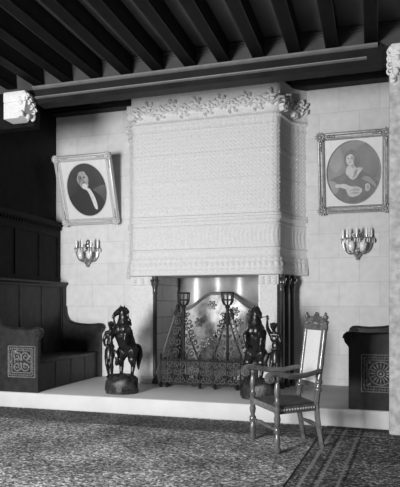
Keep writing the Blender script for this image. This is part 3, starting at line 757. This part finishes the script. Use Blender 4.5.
# ------------------------------------------------------------------ framed portraits
def frame_sweep(b, w, h, prof):
    """prof: (inset from the outer edge, y) round a w x h rectangle"""
    n = len(prof); vs = []
    for cx, cz in ((-1, 0), (1, 0), (1, 1), (-1, 1)):
        for ins, y in prof:
            vs.append((cx * (w / 2 - ins), y, ins if cz == 0 else h - ins))
    fs = [(k * n + i, k * n + (i + 1) % n, ((k + 1) % 4) * n + (i + 1) % n, ((k + 1) % 4) * n + i) for k in range(4) for i in range(n)]
    b.add(vs, fs)
def ellipse(cx, cz, rx, rz, n=48, a0=0, a1=2 * PI): return [(cx + rx * math.cos(a), cz + rz * math.sin(a)) for a in np.linspace(a0, a1, n, endpoint=(a1 - a0) < 6.2)]
def portrait(loc, label, w, h, ox, oz, paint, gm):
    t = thing('framed_portrait', label, 'picture', loc, (R(18), 0, 0))
    b = MB(); frame_sweep(b, w, h, [(0, .02), (0, -.03), (.010, -.055), (.025, -.06), (.038, -.045), (.046, -.03), (.062, -.03), (.070, -.042), (.079, -.04), (.083, -.02), (.083, .02)])
    b.build('frame', gm, t, smooth=30)
    b = MB(); frame_sweep(b, w - .16, h - .16, [(0, 0), (0, -.022), (.012, -.028), (.03, -.016), (.03, 0)])
    b.v = [(x, y, z + .08) for x, y, z in b.v]; b.build('inner_slip', gm, t, smooth=30)
    for sx in (-1, 1):
        for zz in (.05, h - .05):
            b = MB(); rr = random.Random(4)
            cx = sx * (w / 2 - .05)
            for k in range(11):
                a = k * 2 * PI / 11; b.blob((cx + .05 * math.cos(a), -.062, zz + .05 * math.sin(a)), (.03, .016, .014), 7, 5, Matrix.Rotation(-a, 4, 'Y'))
            b.blob((cx, -.07, zz), (.026, .02, .026), 8, 6)
            for k in range(4):
                b.blob((cx - sx * (.09 + .035 * k), -.06, zz), (.02, .014, .02 - .003 * k), 7, 5)
                b.blob((cx, -.06, zz + (.09 + .035 * k) * (1 if zz < h / 2 else -1)), (.02 - .003 * k, .014, .02), 7, 5)
            b.build('corner_ornament', gm, t)
    # mount with an oval opening
    hw, hh = w / 2 - .075, h / 2 - .075; cz = h / 2; n = 96
    b = MB(); vs, fs = [], []
    for k in range(n):
        a = 2 * PI * k / n; c, s_ = math.cos(a), math.sin(a); q = min(hw / max(1e-6, abs(c)), hh / max(1e-6, abs(s_)))
        vs += [(ox * c, -.006, cz + oz * s_), (q * c, -.006, cz + q * s_), (ox * c, .006, cz + oz * s_)]
    for k in range(n):
        a, c = 3 * k, 3 * ((k + 1) % n); fs += [(a, c, c + 1, a + 1), (a + 2, c + 2, c, a)]
    b.add(vs, fs)
    for k, dx in ((0, 1), (0, -1)): pass
    b.build('oval_mount', M['mount'], t, smooth=20)
    b = MB(); b.tube([(p, -.008, q) for p, q in ellipse(0, cz, ox, oz, 64)] + [(ox, -.008, cz)], .007, 6); b.build('oval_bead', gm, t)
    b = MB(); layers, mats = paint(ox, oz)
    b.prism([(p, q + cz) for p, q in ellipse(0, 0, ox + .01, oz + .01, 64)], .004, .012); 
    for i, (poly, mi) in enumerate(layers):
        b.cm = mi
        if len(poly) < 15:                     # soft brush outline
            P_ = [Vector((p, q, 0)) for p, q in poly]; P_ = smoothpath(P_[-2:] + P_ + P_[:2], 5)[10:-10]; poly = [(v.x, v.y) for v in P_[:-1]]
        y = .0035 - .0004 * i
        pp = []
        for p, q in poly:                      # keep the paint inside the oval
            k = math.hypot(p / ox, q / oz); f = min(1, .995 / max(k, 1e-6)); pp.append((p * f, q * f + cz))
        b.prism(pp, y, y + .0005)
    b.build('painted_canvas', mats, t, smooth=0)
    b = MB()
    for sx in (-1, 1): b.tube([(sx * .2, .03, h - .06), (sx * .02, .16, h + .45)], .003, 4)
    return t
def man(ox, oz):
    E_ = ellipse
    L = [([(.02, -.05), (.14, .04), (.3, .08), (.40, -.05), (.36, -.2), (.2, -.42), (.05, -.3)], 1),
         ([(-.38, -.16), (-.29, -.06), (-.17, .0), (-.07, .06), (.05, .03), (.17, -.05), (.25, -.17), (.27, -.4), (0, -.5), (-.3, -.45)], 2),
         ([(-.05, .05), (.03, .04), (.075, -.03), (.115, -.14), (.13, -.28), (.09, -.29), (.04, -.16), (-.02, .0)], 5),
         ([(-.03, .02), (.02, -.06), (.075, -.3), (.0, -.2), (-.06, -.04)], 2), ([(.03, .05), (.06, .0), (.12, -.13), (.14, -.3), (.19, -.25), (.13, -.04)], 2),
         (E_(-.06, .185, .098, .105), 6), (E_(-.065, .205, .080, .108), 3), (E_(-.105, .19, .032, .085), 4), (E_(-.06, .275, .062, .038), 6),
         (E_(-.045, .105, .072, .066), 6), (E_(-.04, .075, .045, .045), 5), (E_(-.05, .135, .036, .014, 20), 4),
         (E_(-.09, .212, .020, .010, 16), 0), (E_(-.032, .212, .020, .010, 16), 0), (E_(-.09, .232, .026, .006, 16), 4), (E_(-.032, .232, .026, .006, 16), 4), ([(-.062, .21), (-.048, .21), (-.04, .158), (-.068, .158)], 4)]
    L = [([(p * 1.14 + .012, q * 1.1 - .02) for p, q in poly], mi) for poly, mi in L]
    return L, [M['p_bg'], M['p_bgr'], M['p_suit'], M['p_skin'], M['p_shade'], M['p_white'], M['p_hair']]
def woman(ox, oz):
    E_ = ellipse
    L = [(E_(.18, .12, .2, .3), 6), (E_(-.26, .22, .1, .2), 7),
         ([(-.40, -.16), (-.3, -.07), (-.2, -.03), (-.12, .02), (-.02, .04), (.1, .03), (.2, -.03), (.3, -.1), (.40, -.22), (.34, -.42), (.1, -.5), (-.1, -.5), (-.34, -.42)], 2),
         (E_(-.03, .22, .105, .125), 1), (E_(.025, .17, .075, .12), 1), (E_(-.085, .17, .05, .10), 1),
         ([(-.10, .08), (-.05, .12), (.0, .11), (.06, .05), (.09, .02), (.03, -.07), (-.03, -.10), (-.08, -.05), (-.12, .01)], 3),
         ([(-.075, .16), (.0, .16), (.005, .06), (-.07, .05)], 3), ([(-.06, .115), (.0, .125), (.012, .06), (-.03, .085)], 8),
         (E_(-.047, .20, .060, .086), 3), (E_(-.012, .185, .024, .065), 8), (E_(-.047, .16, .045, .05), 3),
         ([(-.115, .25), (-.08, .30), (-.04, .315), (.02, .29), (.035, .23), (.01, .245), (-.04, .278), (-.085, .255)], 1),
         (E_(-.075, .212, .013, .006, 16), 1), (E_(-.026, .212, .013, .006, 16), 1), (E_(-.075, .228, .017, .004, 16), 8), (E_(-.026, .228, .017, .004, 16), 8), ([(-.052, .21), (-.047, .21), (-.041, .175), (-.060, .175)], 8), (E_(-.052, .152, .020, .006, 16), 5),
         ([(.03, .05), (.10, .07), (.14, .055), (.10, .0), (.03, -.09), (-.02, -.10)], 4), ([(.02, .03), (.07, .04), (.03, -.05), (-.02, -.085)], 8),
         ([(-.38, -.12), (-.29, -.12), (-.22, -.2), (-.25, -.3), (-.34, -.3)], 7), ([(.12, -.1), (.2, -.06), (.3, -.14), (.34, -.24), (.28, -.2), (.2, -.14)], 7),
         ([(-.24, -.20), (-.15, -.16), (-.05, -.20), (.05, -.235), (.06, -.265), (-.04, -.26), (-.15, -.235)], 3), (E_(-.23, -.19, .045, .028), 3),
         ([(-.12, -.24), (-.02, -.21), (.08, -.22), (.13, -.27), (.08, -.34), (-.02, -.37), (-.09, -.33)], 4), ([(-.07, -.265), (.03, -.25), (.10, -.275), (.02, -.272)], 8), ([(-.06, -.31), (.03, -.295), (.09, -.315), (.0, -.325)], 8),
         ([(.17, -.20), (.21, -.17), (.25, -.22), (.22, -.29), (.17, -.27)], 4), ([(.19, -.22), (.22, -.20), (.225, -.26), (.195, -.26)], 8)]
    return L, [M['w_bg'], M['w_hair'], M['w_dress'], M['w_skin'], M['w_white'], M['w_bg'], M['w_bg2'], M['w_bg3'], M['w_shade']]
portrait((-4.83, 9.23, 2.95), 'gilt framed oval portrait of a bearded man in a dark suit', 1.09, 1.22, .385, .46, man, M['gilt'])
portrait((-.29, 9.23, 2.95), 'gilt framed oval portrait of a woman with folded arms', 1.06, 1.22, .40, .475, woman, M['gilt_dark'])

# ------------------------------------------------------------------ wall sconces
def sconce(loc, label):
    t = thing('wall_sconce', label, 'sconce', loc, group='candle sconces on the fireplace wall')
    b = MB(); b.lathe([(.01, 0), (.05, .012), (.07, .02), (.075, .03), (.02, .035)], (0, 0, .12), 16, Matrix.Rotation(R(90), 4, 'X'))
    for k in range(9):
        a = k * 2 * PI / 9; b.blob((.06 * math.cos(a), -.03, .12 + .09 * math.sin(a)), (.035, .018, .016), 7, 5, Matrix.Rotation(-a, 4, 'Y'))
    b.blob((0, -.05, .26), (.05, .03, .05)); b.blob((0, -.05, .32), (.03, .02, .045))
    for s_ in (-1, 1): b.tube(spiral((s_ * .05, -.05, .27), .035, 1.3, 0, s_, 16), .009, 5)
    b.build('backplate', M['brass'], t)
    for a in (-80, -42, 0, 42, 80):
        dx, dy = math.sin(R(a)) * .215, -math.cos(R(a)) * .215 - .03
        b = MB(); b.tube(smoothpath([(0, -.03, .02), (dx * .45, dy * .45, -.03), (dx * .85, dy * .85, .03), (dx, dy, .14), (dx, dy, .2)], 5), .011, 6)
        b.lathe([(.012, .18), (.038, .195), (.045, .21), (.02, .215), (.024, .25)], (dx, dy, 0), 12)
        b.tube(spiral((dx * .6, dy * .6, .02), .04, 1.2, 2, 1 if dx > 0 else -1, 14), .007, 5)
        ar = b.build('arm', M['brass'], t)
        b = MB(); b.lathe([(.019, .22), (.019, .34), (.008, .345), (.004, .37)], (dx, dy, 0), 10); b.build('candle', M['candle'], ar)
        b = MB()
        for k in range(5): b.blob((dx + .042 * math.cos(k * 1.26), dy + .042 * math.sin(k * 1.26), .165), (.011, .011, .035), 6, 5)
        b.build('crystal_drops', M['glass'], ar)
    b = MB(); b.lathe([(.006, -.13), (.03, -.11), (.02, -.09), (.045, -.07), (.06, -.04), (.04, -.01), (.02, .02)], (0, -.06, 0), 12); b.build('pendant', M['brass'], t)
    b = MB()
    for s_ in (-1, 1): b.blob((s_ * .085, -.15, .09), (.055, .05, .085), 10, 8)
    b.build('crystal_body', M['glass'], t)
sconce((-4.93, 9.295, 2.31), 'silvered five-candle wall sconce below the portrait of the man')
sconce((-.24, 9.295, 2.33), 'silvered five-candle wall sconce below the portrait of the woman')

# ------------------------------------------------------------------ armchair
A = thing('armchair', 'tall carved wooden armchair with caned back and dark leather seat', 'chair', (-.86, 6.10, .0155), (0, 0, R(-56)))
fx, fy, bx, by = .32, -.285, .205, .215
turn = [(.026, 0), (.036, .02), (.040, .045), (.024, .07), (.028, .09), (.034, .13), (.026, .17), (.022, .19), (.038, .21), (.038, .25), (.022, .27), (.028, .30), (.036, .34), (.026, .385), (.034, .40), (.034, .455)]
turn_up = [(.034, .455), (.026, .475), (.036, .50), (.022, .53), (.025, .57), (.033, .63), (.024, .69), (.020, .72), (.032, .74), (.026, .765)]
for sx in (-1, 1):
    b = MB(); b.lathe(turn, (sx * fx, fy, 0), 14); b.build('leg', M['chair'], A)
    b = MB(); b.lathe(turn_up, (sx * fx, fy, 0), 14); b.build('arm_post', M['chair'], A)
    b = MB()
    b.tube([(sx * bx, by + .07, 0), (sx * bx, by + .045, .12), (sx * bx, by + .012, .3), (sx * bx, by, .46)], [.03, .03, .032, .032], 4); b.build('leg', M['chair'], A)
    b = MB()
    lean = lambda z: by + max(0, z - .46) * .13
    b.tube([(sx * bx, lean(z), z) for z in (.44, .52, .62)], .03, 8)
    for z, r_ in ((.60, .042), (.68, .04), (.76, .026)): b.blob((sx * bx, lean(z), z), (r_, r_, .035), 10, 7)
    b.tube([(sx * bx, lean(z), z) for z in (.62, .74, .86, .98, 1.1, 1.22, 1.30)], [.028, .026, .03, .026, .028, .026, .03], 10)
    b.blob((sx * bx, lean(1.25), 1.25), (.035, .035, .06), 8, 7)
    b.build('back_post', M['chair'], A)
    b = MB(); b.M = Matrix.Translation((sx * bx, lean(1.30), 1.30)); b.lathe([(.03, -.01), (.034, .01), (.016, .025), (.03, .05), (.03, .065), (.012, .082), (.016, .095), (.004, .108)], n=12); b.build('finial', M['chair'], A)
    b = MB()
    b.tube(smoothpath([(sx * bx, lean(.80), .80), (sx * (bx + .03), .22, .795), (sx * (bx + .065), .05, .765), (sx * (fx + .005), -.14, .77), (sx * (fx + .01), -.27, .795), (sx * (fx + .01), -.36, .79), (sx * (fx + .01), -.40, .755)], 6), [.026] * 12 + [.03] * 12 + [.034] * 13, 8)
    sp = spiral((0, 0, 0), .042, 1.5, PI * .5, 1, 22)
    for q in (-.022, 0, .022): b.tube([(sx * (fx + .01) + q, -.375 - p0, .745 + q0) for p0, _, q0 in sp], .014, 6)
    b.lathe([(.04, -.03), (.04, .03)], (sx * (fx + .01), -.375, .745), 12, Matrix.Rotation(R(90), 4, 'Y'))
    b.build('armrest', M['chair'], A)
    b = MB(); b.prism([(fy, .385), (by, .385), (by, .462), (fy, .462)], sx * (fx - .02) - .016, sx * (fx - .02) + .016, 'X')
    q = b.v; b.v = [(x - sx * .10 * max(0, (y - fy) / (by - fy)), y, z) for x, y, z in q]
    b.build('side_rail', M['chair'], A, smooth=0)
    b = MB()
    for k in range(13):
        y = fy + .05 + k * (by - fy - .09) / 12; b.blob((sx * (fx - .0) - sx * .10 * (y - fy) / (by - fy), y, .425), (.012, .013, .013), 8, 6)
    b.build('nail_row', M['nail'], A)
b = MB(); b.prism([(-fx, .40), (fx, .40), (fx, .462), (-fx, .462)], fy - .016, fy + .016); b.build('front_rail', M['chair'], A, smooth=0)
b = MB(); b.prism([(-bx, .39), (bx, .39), (bx, .462), (-bx, .462)], by - .016, by + .016); b.build('back_rail', M['chair'], A, smooth=0)
b = MB()
n = 14; u = np.linspace(-1, 1, n); U, V_ = np.meshgrid(u, u)
hw = fx - .012 - (fx - bx) * (V_ + 1) / 2
Pt = np.stack([U * hw, fy + .0 + (V_ + 1) / 2 * (by - fy), .47 + .035 * (1 - U ** 4) * (1 - V_ ** 4)], -1)
b.grid(Pt); Pb = Pt.copy(); Pb[..., 2] = .44; b.grid(Pb)
rim = [(i, 0) for i in range(n)] + [(n - 1, j) for j in range(1, n)] + [(i, n - 1) for i in range(n - 2, -1, -1)] + [(0, j) for j in range(n - 2, 0, -1)]
vs = [tuple(Pt[i, j]) for i, j in rim] + [tuple(Pb[i, j]) for i, j in rim]; k = len(rim)
b.add(vs, [(i, (i + 1) % k, k + (i + 1) % k, k + i) for i in range(k)])
b.build('seat', M['leather'], A)
b = MB(); b.tube([(-fx, fy, .23), (-.16, fy, .23), (-.1, fy, .23), (0, fy, .23), (.1, fy, .23), (.16, fy, .23), (fx, fy, .23)], [.016, .018, .028, .02, .028, .018, .016], 10); b.build('stretcher', M['chair'], A)
b = MB(); b.tube([(-bx, by + .04, .22), (-.1, by + .04, .22), (0, by + .04, .22), (.1, by + .04, .22), (bx, by + .04, .22)], [.015, .02, .026, .02, .015], 10); b.build('stretcher', M['chair'], A)
ln = lambda z: by + max(0, z - .46) * .13
def slab(b, x0, x1, z0, z1, th):
    vs = [(x, ln(z) + d, z) for x in (x0, x1) for z in (z0, z1) for d in (-th, th)]
    b.add(vs, [(0, 1, 3, 2), (4, 6, 7, 5), (0, 4, 5, 1), (2, 3, 7, 6), (0, 2, 6, 4), (1, 5, 7, 3)])
b = MB(); slab(b, -.165, .165, .66, 1.235, .008); b.build('cane_panel', M['cane'], A, smooth=0)
b = MB(); slab(b, -.19, .19, .615, .665, .018)
for s_ in (-1, 1): slab(b, s_ * .175 - .015, s_ * .175 + .015, .62, 1.23, .016)
slab(b, -.18, .18, 1.215, 1.245, .018)
b.build('back_frame', M['chair'], A, smooth=0)
b = MB(); slab(b, -.175, .175, 1.24, 1.28, .016)
for s_ in (-1, 1):
    for (cx, cz, r_) in ((.045, 1.33, .032), (.10, 1.325, .032), (.145, 1.31, .025)):
        b.tube([(s_ * p0, ln(cz) - .006, q0) for p0, _, q0 in spiral((cx, 0, cz), r_, 1.3, 2.5, -1, 18)], .013, 6)
    b.blob((s_ * .085, ln(1.3) - .01, 1.30), (.035, .02, .018), 8, 6)
for k in range(7): b.blob((.038 * math.cos(k * .9), ln(1.36), 1.355 + .038 * math.sin(k * .9)), (.022, .016, .02), 7, 5)
b.blob((0, ln(1.35) - .01, 1.355), (.02, .02, .02), 8, 6)
b.build('crest_carving', M['chair'], A)

# ------------------------------------------------------------------ rugs
b = MB(); b.prism([(-7.5, -.5), (-1.0, -.5), (-.57, 7.15), (-5.3, 7.15), (-5.3, 6.92), (-7.5, 6.92)], 0, .014, 'Z')
tag(b.build('rug', M['rug']), 'large mottled grey patterned rug covering the floor at the left', 'rug')
t = b = MB(); b.prism([(-.6, -3.2), (1.5, -3.2), (1.5, 1.2), (.13, 1.2), (.11, 1.48), (-.6, 1.48)], 0, .014, 'Z')
o = b.build('rug', M['rug2'], loc=(-.03, 5.66, 0)); o.rotation_euler = (0, 0, R(-3.5))
tag(o, 'darker rug with striped borders under the armchair at the right', 'rug')

# ------------------------------------------------------------------ light and camera
w = bpy.data.worlds.new('daylight'); C.world = w; w.use_nodes = True
w.node_tree.nodes['Background'].inputs['Color'].default_value = (1, 1, 1, 1); w.node_tree.nodes['Background'].inputs['Strength'].default_value = .5
def window_and_fill_light(i, power):
    x0, x1, z0, z1 = WIN[i]
    L = bpy.data.lights.new('window_daylight', 'AREA'); L.shape = 'RECTANGLE'; L.size = x1 - x0 - .1; L.size_y = z1 - z0 - .1; L.energy = power
    o = bpy.data.objects.new('window_daylight', L); COL.objects.link(o)
    o.location = ((x0 + x1) / 2, YR, (z0 + z1) / 2); o.rotation_euler = (R(90), 0, 0)
window_and_fill_light(0, 1060); window_and_fill_light(1, 14)  # main window light, then the weak fill added at the right
cam = bpy.data.cameras.new('camera'); co = bpy.data.objects.new('camera', cam); COL.objects.link(co)
cam.sensor_fit = 'HORIZONTAL'; cam.sensor_width = 36; cam.lens = 36 * 570 / 400
cam.shift_y = 61.5 / 400; cam.clip_end = 100
co.location = (0, 0, 1.5); co.rotation_euler = (R(90), 0, R(16.9))
C.camera = co
C.cycles.use_denoising = True
C.cycles.max_bounces = 8
vs = C.view_settings
vs.view_transform = 'Standard'; vs.look = 'None'; vs.exposure = 0; vs.gamma = 1; vs.use_curve_mapping = False
